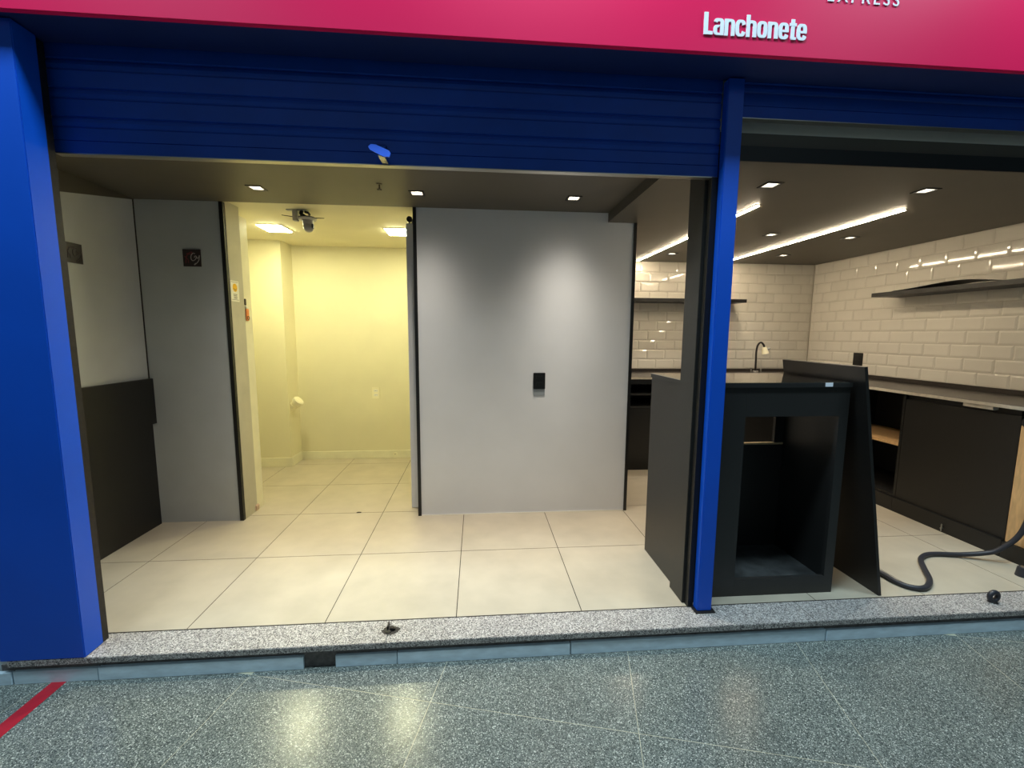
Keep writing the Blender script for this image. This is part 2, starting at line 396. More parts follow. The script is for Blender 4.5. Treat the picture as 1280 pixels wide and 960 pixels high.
struct(B(-2.5, 0.4, 3.0, 4.6, CA, CA + 0.1).build('ceiling_alcove', M['cream']), 'cream ceiling of the alcove')
hd = struct(B(-2.4, 4.2, 1.921, 2.02, 2.2365, 3.3).build('wall_header', M['header']), 'dark grey header wall above the shop opening')
B(0.9, 3.8, 1.912, 1.921, CK, 2.238).build('black_rail', M['trim'], hd)

# ------------------------------------------------------------------ spotlights
def spot(i, x, y, zc, label, group, power):
    t = thing('recessed_spotlight', (x, y, zc), label, 'spotlight', group)
    fr = MB(); a = hs; b = hs + 0.012
    for q in ((-b, b, -b, -a), (-b, b, a, b), (-b, -a, -a, a), (a, b, -a, a)):
        fr.box(x + q[0], x + q[1], y + q[2], y + q[3], zc - 0.004, zc)
    fr.build('frame', M['trim'], t)
    rf = MB(); k = hs - 0.001; zt = zc + 0.055
    rf.v = [(x - k, y - k, zc), (x + k, y - k, zc), (x + k, y + k, zc), (x - k, y + k, zc), (x - k, y - k, zt), (x + k, y - k, zt), (x + k, y + k, zt), (x - k, y + k, zt)]
    rf.f = [(0, 1, 5, 4), (1, 2, 6, 5), (2, 3, 7, 6), (3, 0, 4, 7), (4, 5, 6, 7)]
    rf.build('reflector', M['reflector'], t)
    MB().cyl((x, y, zt - 0.001), (x, y, zc + 0.012), 0.014, 0.025, 16).build('bulb', M['bulb'], t, smooth=True)
    l = bpy.data.lights.new('spot_beam', 'SPOT'); l.energy = power; l.color = (1.0, 0.93, 0.8); l.spot_size = math.radians(165); l.spot_blend = 0.3
    l.use_nodes = True; nt = l.node_tree; em = nt.nodes['Emission']     # reflector lamp: intensity falls off as cos^n from straight down
    ge = nt.nodes.new('ShaderNodeNewGeometry'); sx = nt.nodes.new('ShaderNodeSeparateXYZ'); nt.links.new(ge.outputs['Incoming'], sx.inputs[0])
    ab = nt.nodes.new('ShaderNodeMath'); ab.operation = 'ABSOLUTE'; nt.links.new(sx.outputs['Z'], ab.inputs[0])
    pw = nt.nodes.new('ShaderNodeMath'); pw.operation = 'POWER'; pw.inputs[1].default_value = 9.0; nt.links.new(ab.outputs[0], pw.inputs[0])
    nt.links.new(pw.outputs[0], em.inputs['Strength'])
    l.shadow_soft_size = 0.02
    o = bpy.data.objects.new('spot_beam', l); col.objects.link(o); o.parent = t; o.location = (0, 0, 0.008)
spot(0, *SPL[0], CL, 'square recessed spotlight in the front room ceiling before the alcove, near the left wall', 'ceiling spotlights', 72)
spot(1, *SPL[1], CL, 'square recessed spotlight in the front room ceiling by the alcove right edge', 'ceiling spotlights', 66)
spot(2, *SPL[2], CL, 'square recessed spotlight above the middle of the white wall', 'ceiling spotlights', 96)
for q, (x, y) in enumerate(SPH): spot(0, x, y, CL, 'square recessed spotlight close behind the wide shutter, ' + ('on the left wall side', 'in line with the alcove edge', 'in line with the white wall')[q], 'spotlights behind the shutter', 88)
for i, (x, y) in enumerate(SPK):
    lab = ['square recessed spotlight near the header at the open end of the first strip light',
           'square recessed spotlight by the header between the strip light ends and the shelf',
           'square recessed spotlight between the two long strip lights',
           'square recessed spotlight over the middle of the right-hand worktop',
           'square recessed spotlight in the kitchen ceiling near the tiled corner',
           'square recessed spotlight beside the far end of the first strip light'][i]
    spot(3 + i, x, y, CK, lab, 'ceiling spotlights', 45)

# linear strips
for i, (x, y0, y1) in enumerate(LED):
    t = thing('strip_light', (x, y0, CK), ['long glowing strip light on the kitchen ceiling, partly behind the blue post', 'long glowing strip light on the kitchen ceiling nearer the tiled side wall'][i], 'strip light', 'kitchen strip lights')
    B(x - 0.014, x + 0.014, y0, y1, CK - 0.004, CK - 0.0002).build('housing', M['trim'], t)
    B(x - 0.0085, x + 0.0085, y0 + 0.004, y1 - 0.004, CK - 0.009, CK - 0.0042).build('diffuser', M['led'], t)
# alcove panels
for i, (x0, x1, y0, y1) in enumerate(((-1.722, -1.542, 3.63, 3.85), (-0.742, -0.55, 3.645, 3.87))):
    t = thing('ceiling_led_panel', ((x0 + x1) / 2, (y0 + y1) / 2, CA), ['square glowing panel lamp on the alcove ceiling beside the pier', 'square glowing panel lamp on the alcove ceiling beside the sliding door'][i], 'panel lamp', 'alcove panel lamps')
    B(x0 - 0.006, x1 + 0.006, y0 - 0.006, y1 + 0.006, CA - 0.008, CA - 0.0002).build('frame', M['white_plastic'], t)
    B(x0, x1, y0, y1, CA - 0.012, CA - 0.0082).build('diffuser', M['panel'], t)

# sprinkler stub on the ceiling
t = thing('sprinkler_head', (-0.544, 2.567, CL), 'small dark sprinkler head on the front room ceiling', 'sprinkler')
MB().cyl((-0.544, 2.567, CL), (-0.544, 2.567, CL - 0.003), 0.016).build('rosette', M['dark_metal'], t)
MB().cyl((-0.544, 2.567, CL), (-0.544, 2.567, CL - 0.03), 0.004).build('stem', M['dark_metal'], t)
sd = MB()
for k in range(4):
    a = k * math.pi / 4; dx, dy = math.cos(a) * 0.013, math.sin(a) * 0.013
    sd.cyl((-0.544 - dx, 2.567 - dy, CL - 0.03), (-0.544 + dx, 2.567 + dy, CL - 0.03), 0.002, seg=6)
sd.build('deflector', M['dark_metal'], t)

# ------------------------------------------------------------------ facade
cl = struct(B(-1.884, -1.570, 1.713, 1.80, F, 2.457).build('column_left', M['blue'], bevel=0.003), 'blue painted column on the left of the shop front')
struct(B(3.75, 4.05, 1.713, 1.80, F, 2.457).build('column_right', M['blue'], bevel=0.003), 'blue painted column on the right of the shop front')
struct(B(-4.5, -1.886, 1.74, 1.9, 0.0, 2.457).build('wall_neighbour', M['pale']), 'pale plaster wall of the neighbouring unit')
struct(B(-2.3, -1.60, 1.80, 1.829, F, 2.457).build('wall_front_left', M['trim']), 'dark inner face behind the blue column')
struct(B(3.7, 4.2, 1.80, 1.92, F, 2.457).build('wall_front_right', M['trim']), 'dark inner face behind the right blue column')

sg = thing('shop_sign', (1.0, 1.67, 2.457), 'magenta sign board with white lettering across the shop front', 'sign')
B(-4.5, 4.5, 1.67, 1.69, 2.457, 3.2).build('panel', M['magenta'], sg, bevel=0.0015)
B(-4.5, 4.5, 1.69, 1.842, 2.460, 3.2).build('backing_box', mat('navy_soffit', S(0, 34, 96), 0.6, var=0.08, vscale=5), sg)  # box and its underside in a darker navy than the other blues
B(-4.5, 4.5, 1.843, 2.02, 3.0, 3.2).build('gap_light_stop', M['trim'], sg)  # unseen cap added to keep overhead light out of the gap behind

def text_parts(body, parent, x0, x1, zb, zt, y, m, offset, spacing=1.0, caps=None, italic=0.0):
    cu = bpy.data.curves.new('t', 'FONT'); cu.body = body; cu.size = 1; cu.extrude = 0.02; cu.offset = offset; cu.space_character = spacing
    o = bpy.data.objects.new('t', cu); col.objects.link(o)
    dg = bpy.context.evaluated_depsgraph_get(); me = bpy.data.meshes.new_from_object(o.evaluated_get(dg))
    bpy.data.objects.remove(o)
    bm = bmesh.new(); bm.from_mesh(me); bpy.data.meshes.remove(me)
    bmesh.ops.remove_doubles(bm, verts=bm.verts, dist=1e-5)
    xs = [v.co.x for v in bm.verts]; ys = [v.co.y for v in bm.verts]
    lo, hi = min(xs), max(xs); bl, tp = min(ys), max(ys)
    seen = set(); isl = []
    for v in bm.verts:
        if v in seen: continue
        st = [v]; seen.add(v); comp = []
        while st:
            q = st.pop(); comp.append(q)
            for e in q.link_edges:
                n = e.other_vert(q)
                if n not in seen: seen.add(n); st.append(n)
        isl.append(set(comp))
    isl.sort(key=lambda c: min(v.co.x for v in c))
    for c in isl:
        vs_ = list(c); ix = {v: i for i, v in enumerate(vs_)}
        b = MB()
        b.v = [(x0 + (v.co.x - lo) / (hi - lo) * (x1 - x0), y + v.co.z * 0.07, zb + (v.co.y - bl) / (tp - bl) * (zt - zb)) for v in vs_]
        b.f = [tuple(ix[v] for v in f.verts) for f in bm.faces if f.verts[0] in c]
        b.build('letter', m, parent)
    bm.free()
# heavy condensed lower-case lettering, built stroke by stroke on a cap-height of 1
def ring(m, cx, cz, a_, b_, sx, sz, t0, t1, y0, y1, n=20):
    def E(t, p, q):
        c, s_ = math.cos(t), math.sin(t); e = 0.62
        return (cx + p * math.copysign(abs(c) ** e, c), cz + q * math.copysign(abs(s_) ** e, s_))
    for i in range(n):
        ta, tb_ = t0 + (t1 - t0) * i / n, t0 + (t1 - t0) * (i + 1) / n
        q = [E(ta, a_, b_), E(tb_, a_, b_), E(tb_, a_ - sx, b_ - sz), E(ta, a_ - sx, b_ - sz)]
        m.hexa([(q[0][0], y0, q[0][1]), (q[1][0], y0, q[1][1]), (q[1][0], y1, q[1][1]), (q[0][0], y1, q[0][1]),
                (q[3][0], y0, q[3][1]), (q[2][0], y0, q[2][1]), (q[2][0], y1, q[2][1]), (q[3][0], y1, q[3][1])])
def glyph(ch):
    m = MB(); Y0, Y1 = 0.0, 1.0; X_ = 0.76; w_ = 0.50; sx, sz = 0.175, 0.13; c = w_ / 2
    lift = [0.0]
    def bx(x0, x1, z0, z1):
        lift[0] += 0.09; m.box(x0, x1, Y0 - lift[0], Y1, z0, z1)
    D = math.radians
    if ch == 'L': bx(0, 0.2, 0, 1); bx(0.2, 0.44, 0, 0.16); return m, 0.44
    if ch in 'nh':
        bx(0, sx, 0, X_ if ch == 'n' else 1); ring(m, c, X_ - 0.3, c, 0.3, sx, sz, D(0), D(180), Y0, Y1); bx(w_ - sx, w_, 0, X_ - 0.3); return m, w_
    if ch == 'o': ring(m, c, X_ / 2, c, X_ / 2, sx, sz, 0, D(360), Y0, Y1, 36); return m, w_
    if ch == 'c': ring(m, c, X_ / 2, c, X_ / 2, sx, sz, D(18), D(342), Y0, Y1, 32); return m, w_
    if ch == 'e': ring(m, c, X_ / 2, c, X_ / 2, sx, sz, 0, D(340), Y0, Y1, 34); bx(0.1, w_ - 0.004, X_ / 2 - 0.05, X_ / 2 + 0.05); return m, w_
    if ch == 'a':
        ring(m, c, X_ - 0.25, c, 0.25, sx, sz, D(0), D(165), Y0, Y1); bx(w_ - sx, w_, 0, X_ - 0.25)
        ring(m, c - 0.02, 0.23, c - 0.02, 0.23, sx, sz * 0.8, D(75), D(300), Y0, Y1); return m, w_
    if ch == 't': bx(0.08, 0.08 + sx, 0.06, 0.94); bx(0, 0.34, X_ - 0.13, X_); bx(0.1, 0.34, 0, 0.12); return m, 0.34
cx_ = 0.0; gl = []
for ch in 'Lanchonete':
    m, wd = glyph(ch); gl.append((m, cx_)); cx_ += wd + 0.035
cx_ -= 0.035; kx = 0.404 / cx_
for m, x0 in gl:
    m.v = [(0.839 + (x + x0) * kx, 1.6668 + y * 0.0030, 2.515 + z * 0.0755) for x, y, z in m.v]
    m.build('letter', M['letter'], sg)
text_parts('EXPRESS', sg, 1.318, 1.606, 2.657, 2.700, 1.669, M['letter'], 0.0, spacing=1.35)

# roller shutters
def shutter(name, x0, x1, zbot, label, nsl, first, group='roller shutters'):
    t = thing(name, ((x0 + x1) / 2, 1.86, zbot), label, 'shutter', group)
    y = 1.856
    # bottom rail with a crease
    z = zbot; rh = first
    prof = [(y, z), (y, z + rh * 0.46), (y + 0.004, z + rh * 0.48), (y + 0.001, z + rh * 0.5), (y + 0.001, z + rh - 0.003), (y + 0.006, z + rh), (y + 0.02, z + rh), (y + 0.02, z)]
    MB().prism(prof, x0, x1, 'x').build('bottom_rail', M['blue_shutter'], t)
    B(x0, x1, y - 0.001, y + 0.03, z - 0.004, z - 0.0005).build('bare_metal_lip', M['metal'], t)
    z += rh
    sp_ = MB().prism([(0.006, 0), (0.002, 0.006), (0.000, 0.018), (0.002, 0.030), (0.007, 0.035), (0.007, 0.037), (0.0, 0.040), (0.0, 0.098), (0.006, 0.102), (0.02, 0.102), (0.02, 0)], x0, x1, 'x').mesh('slat', M['blue_shutter'])
    for k in range(nsl):
        link('slat', sp_, t, loc=(0, y, z + 0.102 * k))
    return t
s1 = shutter('roller_shutter', -1.60, 1.03, 2.082, 'wide blue roller shutter rolled up over the front room opening', 4, 0.094)
shutter('roller_shutter', 1.115, 3.75, 2.327, 'blue roller shutter rolled up higher, over the kitchen opening', 2, 0.098)
# lock tab on the wide shutter
tb = MB(); pts = [(-0.428, 2.118), (-0.418, 2.128), (-0.402, 2.127), (-0.352, 2.106), (-0.346, 2.096), (-0.350, 2.082), (-0.372, 2.083), (-0.420, 2.106)]
n = len(pts)
for q in (0, 1):
    for (x, z) in pts: tb.v.append((-0.374 + (x + 0.387) * 1.05, 1.772 + (z - 2.08) * 0.35 + 0.004 * q, 2.078 + (z - 2.08) * 1.1 - 0.001 * q))
tb.f = [tuple(range(n)), tuple(range(2 * n - 1, n - 1, -1))] + [(i, (i + 1) % n, n + (i + 1) % n, n + i) for i in range(n)]
lk = tb.build('lock_tab', M['blue'], s1)
B(-0.378, -0.355, 1.778, 1.856, 2.083, 2.088).build('tab_arm', M['metal'], lk)
lk2 = B(-0.40, -0.36, 1.849, 1.856, 2.12, 2.155).build('lock_plate', M['blue_shutter'], s1, bevel=0.004)

# guide rails and posts
tag(B(-1.5995, -1.573, 1.801, 1.829, F, 2.45).build('shutter_guide', M['dark_metal']), 'dark metal shutter guide beside the blue column', 'guide rail')
ps = thing('shutter_post', (1.067, 1.83, F), 'bright blue steel post between the two shutter openings', 'post')
B(1.031, 1.101, 1.812, 1.852, F + 0.006, 2.455).build('post', M['blue'], ps, bevel=0.003)
B(1.02, 1.115, 1.80, 1.862, F + 0.0003, F + 0.006).build('foot_plate', M['dark_metal'], ps)
pl = thing('black_pillar', (1.05, 1.94, F), 'black laminated pillar standing behind the blue post', 'pillar')
B(0.992, 1.108, 1.886, 2.022, F, CK - 0.0).build('casing', M['kiosk'], pl, bevel=0.002)
B(1.005, 1.03, 1.853, 1.886, F, 2.08).build('guide_channel', M['trim'], pl)

# ------------------------------------------------------------------ kiosk counter
kx0, kx1, ky0, ky1, kt = 1.015, 1.80, 1.92, 2.415, 1.186
k = thing('display_counter', (1.41, 2.17, F), 'black display counter with a large rectangular opening in its front', 'counter')
B(kx0, kx0 + 0.018, 2.026, ky1, F, kt - 0.025).build('side_panel', M['kiosk'], k)
B(kx1 - 0.018, kx1, ky0 + 0.02, ky1, F, kt - 0.025).build('side_panel', M['kiosk'], k)
fx0 = 1.113
B(fx0, 1.276, ky0, ky0 + 0.019, F, kt - 0.025).build('front_stile', M['kiosk'], k)
B(1.753, kx1, ky0, ky0 + 0.019, F, kt - 0.025).build('front_stile', M['kiosk'], k)
B(1.2765, 1.7525, ky0, ky0 + 0.019, 1.021, kt - 0.025).build('front_rail', M['kiosk'], k)
B(1.2765, 1.7525, ky0, ky0 + 0.019, F, 0.195).build('front_rail', M['kiosk'], k)
B(kx0 + 0.02, kx1 - 0.0182, 2.322, 2.338, F, 0.776).build('back_panel', M['kiosk'], k)
B(1.05, kx1 - 0.0182, 2.320, 2.340, 0.776, 0.787).build('raw_edge', M['raw_edge'], k)
B(1.728, kx1 - 0.0182, 2.322, 2.338, 0.788, kt - 0.025).build('back_stile', M['kiosk'], k)
B(1.12, kx1 - 0.02, ky0 + 0.02, 2.32, F + 0.001, 0.16).build('base_board', M['dust'], k)
top = MB().prism([(1.01, 2.026), (1.113, 2.026), (1.113, 1.912), (1.802, 1.912), (1.802, 2.42), (1.01, 2.42)], kt - 0.024, kt - 0.003, 'z').build('top', M['kiosk'], k)
MB().prism([(1.01, 2.026), (1.113, 2.026), (1.113, 1.912), (1.802, 1.912), (1.802, 2.42), (1.01, 2.42)], kt - 0.0029, kt, 'z').build('glossy_sheet', M['steel'], top)
B(1.660, 1.698, 1.9105, 1.9118, kt - 0.020, kt - 0.001).build('price_sticker', M['letter'], k)

# leaning board: foot at x = 2.0, resting on the counter's top edge
nb = Vector((1.156, 0, 0.206)).normalized() * 0.016
bd = MB()
p00, p01 = Vector((1.994, 1.872, F)), Vector((1.994, 2.425, F)); p10, p11 = Vector((1.790, 1.868, 1.262)), Vector((1.790, 2.415, 1.266))
a = [p00, p00 + nb, p01 + nb, p01, p10, p10 + nb, p11 + nb, p11]
a[1].z = F; a[2].z = F
sh = Vector((0.020, 0, 0))
bd.hexa([p + sh for p in a]).build('leaning_board', M['black'])
tag(bpy.data.objects['leaning_board'], 'loose black board leaning against the display counter', 'board')

# ------------------------------------------------------------------ kitchen worktops and cabinets
WT = 1.015
tag(B(3.08, 3.664, 1.95, 3.88, WT - 0.022, WT).build('worktop', M['dark_granite'], bevel=0.002), 'dark stone worktop along the tiled side wall', 'worktop')
wo = bpy.data.objects['worktop']
B(3.0765, 3.0798, 1.95, 3.88, WT - 0.021, WT - 0.001).build('front_edge', M['edge'], wo)
B(3.642, 3.6585, 1.95, 4.49, WT + 0.0005, 1.05).build('backsplash', M['dark_granite'], wo)
tag(B(1.105, 3.657, 3.885, 4.498, WT - 0.022, WT).build('worktop', M['dark_granite'], bevel=0.002), 'dark stone worktop with the tap along the kitchen back wall', 'worktop')
w2 = [o for o in bpy.data.objects if o.name.startswith('worktop') and o is not wo][0]
B(1.105, 3.07, 3.881, 3.8848, WT - 0.021, WT - 0.001).build('front_edge', M['edge'], w2)
B(1.105, 3.64, 4.482, 4.4985, WT + 0.0005, 1.045).build('backsplash', M['dark_granite'], w2)

# open unit on the side wall
zc0, zc1 = 0.21, WT - 0.023
c1 = thing('open_cabinet', (3.38, 3.2, F), 'black open-fronted cabinet with a pale wooden shelf inside', 'cabinet')
B(3.12, 3.63, 2.86, 2.878, zc0, zc1).build('side', M['black'], c1)
B(3.12, 3.63, 3.58, 3.598, zc0, zc1).build('side', M['black'], c1)
B(3.62, 3.635, 2.879, 3.579, zc0, zc1).build('back', M['black'], c1)
B(3.12, 3.62, 2.879, 3.579, zc0, zc0 + 0.018).build('bottom', M['black'], c1)
B(3.135, 3.618, 2.879, 3.579, 0.594, 0.612).build('shelf', M['wood'], c1)
B(3.10, 3.60, 2.86, 3.598, F, 0.209).build('plinth', M['black'], c1)
c2 = thing('closed_cabinet', (3.38, 2.52, F), 'black closed cabinet under the side worktop beside the open one', 'cabinet')
B(3.14, 3.63, 2.20, 2.858, zc0, zc1).build('body', M['black'], c2)
B(3.12, 3.139, 2.185, 2.857, zc0, 0.955).build('door', M['black'], c2, bevel=0.001)
B(3.10, 3.60, 2.185, 2.858, F, 0.209).build('plinth', M['black'], c2)
B(3.083, 3.12, 2.30, 2.46, 0.972, 0.9925).build('bracket', M['edge'], c2)
MB().cyl((3.103, 2.50, 0.135), (3.085, 2.50, 0.135), 0.006, seg=8).cyl((3.09, 2.50, 0.115), (3.09, 2.50, 0.165), 0.004, seg=8).build('catch', M['metal'], c2)
c3 = thing('cabinet_without_door', (3.38, 2.05, F), 'cabinet with a raw pine board front and black plinth', 'cabinet')
B(3.14, 3.63, 1.96, 2.18, zc0, zc1).build('body', M['black'], c3)
B(3.116, 3.139, 2.02, 2.18, 0.205, 0.905).build('pine_board', M['wood'], c3, bevel=0.002)
MB().cyl((3.12, 2.145, 0.925), (3.105, 2.145, 0.925), 0.03, seg=16).build('hole_cover', M['black_plastic'], c3)
B(3.10, 3.60, 1.96, 2.182, F, 0.204).build('plinth', M['black'], c3)
tag(B(3.18, 3.30, 2.90, 2.908, 0.6125, 0.622).build('plastic_strip', M['white_plastic'], bevel=0.002), 'thin white plastic strip lying on the pale wooden shelf', 'strip')
# back-wall cabinets
c4 = thing('open_shelf_cabinet', (1.5, 4.2, F), 'black cabinet with two open slots below the back worktop', 'cabinet')
B(1.11, 1.128, 3.905, 4.46, F + 0.02, zc1).build('side', M['black'], c4)
B(1.85, 1.868, 3.905, 4.46, F + 0.02, zc1).build('side', M['black'], c4)
B(1.13, 1.849, 3.90, 4.46, 0.945, zc1).build('top_rail', M['black'], c4)
B(1.13, 1.849, 3.90, 4.45, 0.84, 0.858).build('shelf', M['kiosk'], c4)
B(1.13, 1.849, 3.90, 4.45, 0.717, 0.736).build('shelf', M['kiosk'], c4)
B(1.13, 1.849, 4.40, 4.415, 0.737, 0.944).build('back', M['black'], c4)
B(1.13, 1.849, 3.90, 3.918, 0.20, 0.715).build('door', M['black'], c4, bevel=0.001)
B(1.13, 1.849, 3.93, 3.945, F, 0.199).build('plinth', M['black'], c4)
c5 = thing('sink_cabinet', (2.45, 4.2, F), 'black cabinet under the tap behind the display counter', 'cabinet')
B(1.87, 3.06, 3.92, 4.46, F, zc1).build('body', M['black'], c5)
for q in range(2):
    B(1.873 + q * 0.594, 2.461 + q * 0.594, 3.90, 3.919, 0.20, 0.95).build('door', M['black'], c5, bevel=0.001)

# wall shelves
tag(B(3.40, 3.6595, 2.0, 3.515, 1.742, 1.775).build('wall_shelf', M['black'], bevel=0.001), 'black wall shelf high on the tiled side wall', 'shelf', 'kitchen wall shelves')
tag(B(1.12, 2.75, 4.25, 4.4995, 1.742, 1.775).build('wall_shelf', M['black'], bevel=0.001), 'black wall shelf high on the kitchen back wall', 'shelf', 'kitchen wall shelves')
# warped sheet lying on the side shelf
st = MB(); ys = [2.62 + 0.72 * i / 14 for i in range(15)]
for q in (0, 1):
    for i, y in enumerate(ys):
        t_ = i / 14; zz = 1.7765 + 0.034 * math.sin(math.pi * (1 - (1 - t_) ** 1.6)) * (1 - 0.35 * t_) * (1 if t_ < 1 else 0)
        for x in (3.402, 3.50, 3.60): st.v.append((x, y, zz * 1.0 + (0.002 if q else 0) - (0.2 * (zz - 1.7765) if x == 3.60 else 0)))
for q in (0, 1):
    o = q * 45
    for i in range(14):
        for j in range(2):
            st.f.append((o + i * 3 + j, o + i * 3 + j + 1, o + i * 3 + j + 4, o + i * 3 + j + 3))
tag(st.build('warped_sheet', M['black'], smooth=True), 'thin warped dark sheet lying on the side wall shelf', 'sheet')

# tap
t = thing('kitchen_tap', (2.97, 4.36, WT + 0.0005), 'gooseneck kitchen tap with a dark spout and cream filter head', 'tap')
MB().cyl((2.97, 4.36, WT + 0.0005), (2.97, 4.36, WT + 0.02), 0.03, 0.026).build('base', M['metal'], t, smooth=True)
MB().tube([(2.97, 4.36, WT + 0.02), (2.967, 4.36, 1.16), (2.966, 4.36, 1.24), (2.976, 4.358, 1.305), (3.005, 4.355, 1.335), (3.035, 4.35, 1.31), (3.047, 4.345, 1.265)], 0.010).build('spout', M['dark_metal'], t, smooth=True)
hd_ = MB().cyl((3.03, 4.335, 1.285), (3.045, 4.325, 1.215), 0.022, 0.035, 14).build('filter_head', M['cream_plastic'], t, smooth=True)
MB().cyl((3.03, 4.335, 1.245), (3.09, 4.32, 1.275), 0.014, 0.009, 10).build('nozzle', M['metal'], t, smooth=True)
MB().cyl((2.92, 4.36, WT + 0.0005), (2.92, 4.36, WT + 0.05), 0.008, seg=10).build('lever', M['metal'], t, smooth=True)
MB().cyl((3.03, 4.36, WT + 0.0005), (3.03, 4.36, WT + 0.04), 0.008, seg=10).build('lever', M['metal'], t, smooth=True)

# ------------------------------------------------------------------ sockets
def outlet(name, origin, wd, h, normal, label, plate_m, mod_m, group=None):
    t = thing(name, origin, label, 'socket', group)
    ox, oy, oz = origin
    def bx(u0, u1, d0, d1, z0, z1, nm, m, bevel=0.0):
        if normal == '-y': b = B(ox + u0, ox + u1, oy - d1, oy - d0, oz + z0, oz + z1)
        else: b = B(ox - d1, ox - d0, oy + u0, oy + u1, oz + z0, oz + z1)
        return b.build(nm, m, t, bevel=bevel)
    bx(-wd / 2, wd / 2, 0, 0.010, -h / 2, h / 2, 'plate', plate_m, 0.002)
    for s in (-1, 1):
        md = bx(-wd * 0.27, wd * 0.27, 0.0101, 0.013, s * h * 0.19 - h * 0.11, s * h * 0.19 + h * 0.11, 'socket_module', mod_m)
        for q in (-0.012, 0, 0.012):
            b = MB()
            if normal == '-y': b.cyl((ox + q, oy - 0.0125, oz + s * h * 0.19), (ox + q, oy - 0.0136, oz + s * h * 0.19), 0.0028, seg=8)
            else: b.cyl((ox - 0.0125, oy + q, oz + s * h * 0.19), (ox - 0.0136, oy + q, oz + s * h * 0.19), 0.0028, seg=8)
            b.build('pin_hole', M['trim'], md)
    return t
o1 = outlet('wall_socket', (0.437, 3.0, 1.078), 0.084, 0.115, '-y', 'black double wall socket on the white wall', M['black_plastic'], M['black_plastic'])
B(0.397, 0.477, 2.996, 2.9998, 0.976, 1.02).build('bare_back_box', M['grey_box'], o1)
outlet('wall_socket', (-1.041, 4.48, 0.797), 0.075, 0.115, '-y', 'cream double wall socket low on the alcove back wall', M['cream_plastic'], M['white_plastic'])
outlet('wall_socket', (3.659, 3.853, 1.188), 0.10, 0.12, '-x', 'black wall socket on the tiled side wall above the worktop', M['black_plastic'], M['black_plastic'])
t = thing('blank_cover', (-0.86, 4.468, 0.15), 'small round blank cover on the alcove skirting', 'cover')
MB().cyl((-0.86, 4.468, 0.15), (-0.86, 4.462, 0.15), 0.02).build('cap', M['cream_plastic'], t, smooth=True)
MB().cyl((-0.86, 4.462, 0.15), (-0.86, 4.460, 0.15), 0.004, seg=8).build('screw', M['dark_metal'], t)

# drain pipe cap on the pier
t = thing('pipe_stub', (-1.80, 4.33, 0.72), 'capped cream pipe stub sticking out of the alcove pier', 'pipe')
d0 = Vector((-1.83, 4.31, 0.66)); dd = Vector((0.62, -0.12, 0.60)).normalized()
MB().cyl(d0, d0 + dd * 0.10, 0.034, seg=20).build('pipe', M['cream_plastic'], t, smooth=True)
MB().cyl(d0 + dd * 0.055, d0 + dd * 0.068, 0.043, seg=20).build('collar', M['cream_plastic'], t, smooth=True)
MB().cyl(d0 + dd * 0.10, d0 + dd * 0.135, 0.05, 0.05, seg=20).build('cap', M['cream_gloss'], t, smooth=True)
MB().cyl(d0 + dd * 0.1351, d0 + dd * 0.139, 0.038, 0.036, seg=20).build('cap_disc', M['cream_plastic'], t, smooth=True)

# ------------------------------------------------------------------ wall plaques
def plaque(origin, side, h, label, bright):
    t = thing('wall_plaque', origin, label, 'plaque', 'wall plaques')
    ox, oy, oz = origin
    def P(u, v, d):
        return (ox + u, oy - d, oz + v) if side == '-y' else (ox + d, oy + u, oz + v)
    b = MB(); q = h / 2
    b.hexa([P(-q, -q, 0), P(q, -q, 0), P(q, -q, 0.006), P(-q, -q, 0.006), P(-q, q, 0), P(q, q, 0), P(q, q, 0.006), P(-q, q, 0.006)])
    b.build('plate', M['plaque'], t)
    def stroke(pts, r, m, nm): MB().tube([P(u * h, v * h, 0.0065) for u, v in pts], r, seg=6, sub=5).build(nm, m, t)
    red = M['plaque_red'] if bright else M['plaque_dim']; sil = M['plaque_silver'] if bright else M['plaque_dim']
    stroke([(-0.35, -0.3), (-0.3, 0.05), (-0.12, 0.3), (0.05, 0.32), (-0.05, 0.22), (-0.28, 0.25)], 0.0022, red, 'red_flourish')
    stroke([(-0.4, 0.1), (-0.22, -0.1), (-0.2, -0.3)], 0.0018, red, 'red_flourish')
    stroke([(0.2, 0.24), (0.1, 0.28), (-0.02, 0.15), (-0.04, -0.05), (0.05, -0.16), (0.2, -0.08), (0.26, 0.08), (0.2, 0.12), (0.14, 0.02)], 0.0022, sil, 'silver_initial')
    stroke([(0.28, 0.1), (0.3, -0.02), (0.38, 0.02), (0.44, 0.16), (0.4, -0.1), (0.28, -0.28), (0.12, -0.4), (0.2, -0.3)], 0.0022, sil, 'silver_initial')
plaque((-1.83, 3.0, 1.880), '-y', 0.108, 'dark square plaque with red and silver script on the narrow grey wall', True)
plaque((-2.16, 2.545, 1.823), '+x', 0.105, 'dark square plaque with dull script on the left side wall', False)

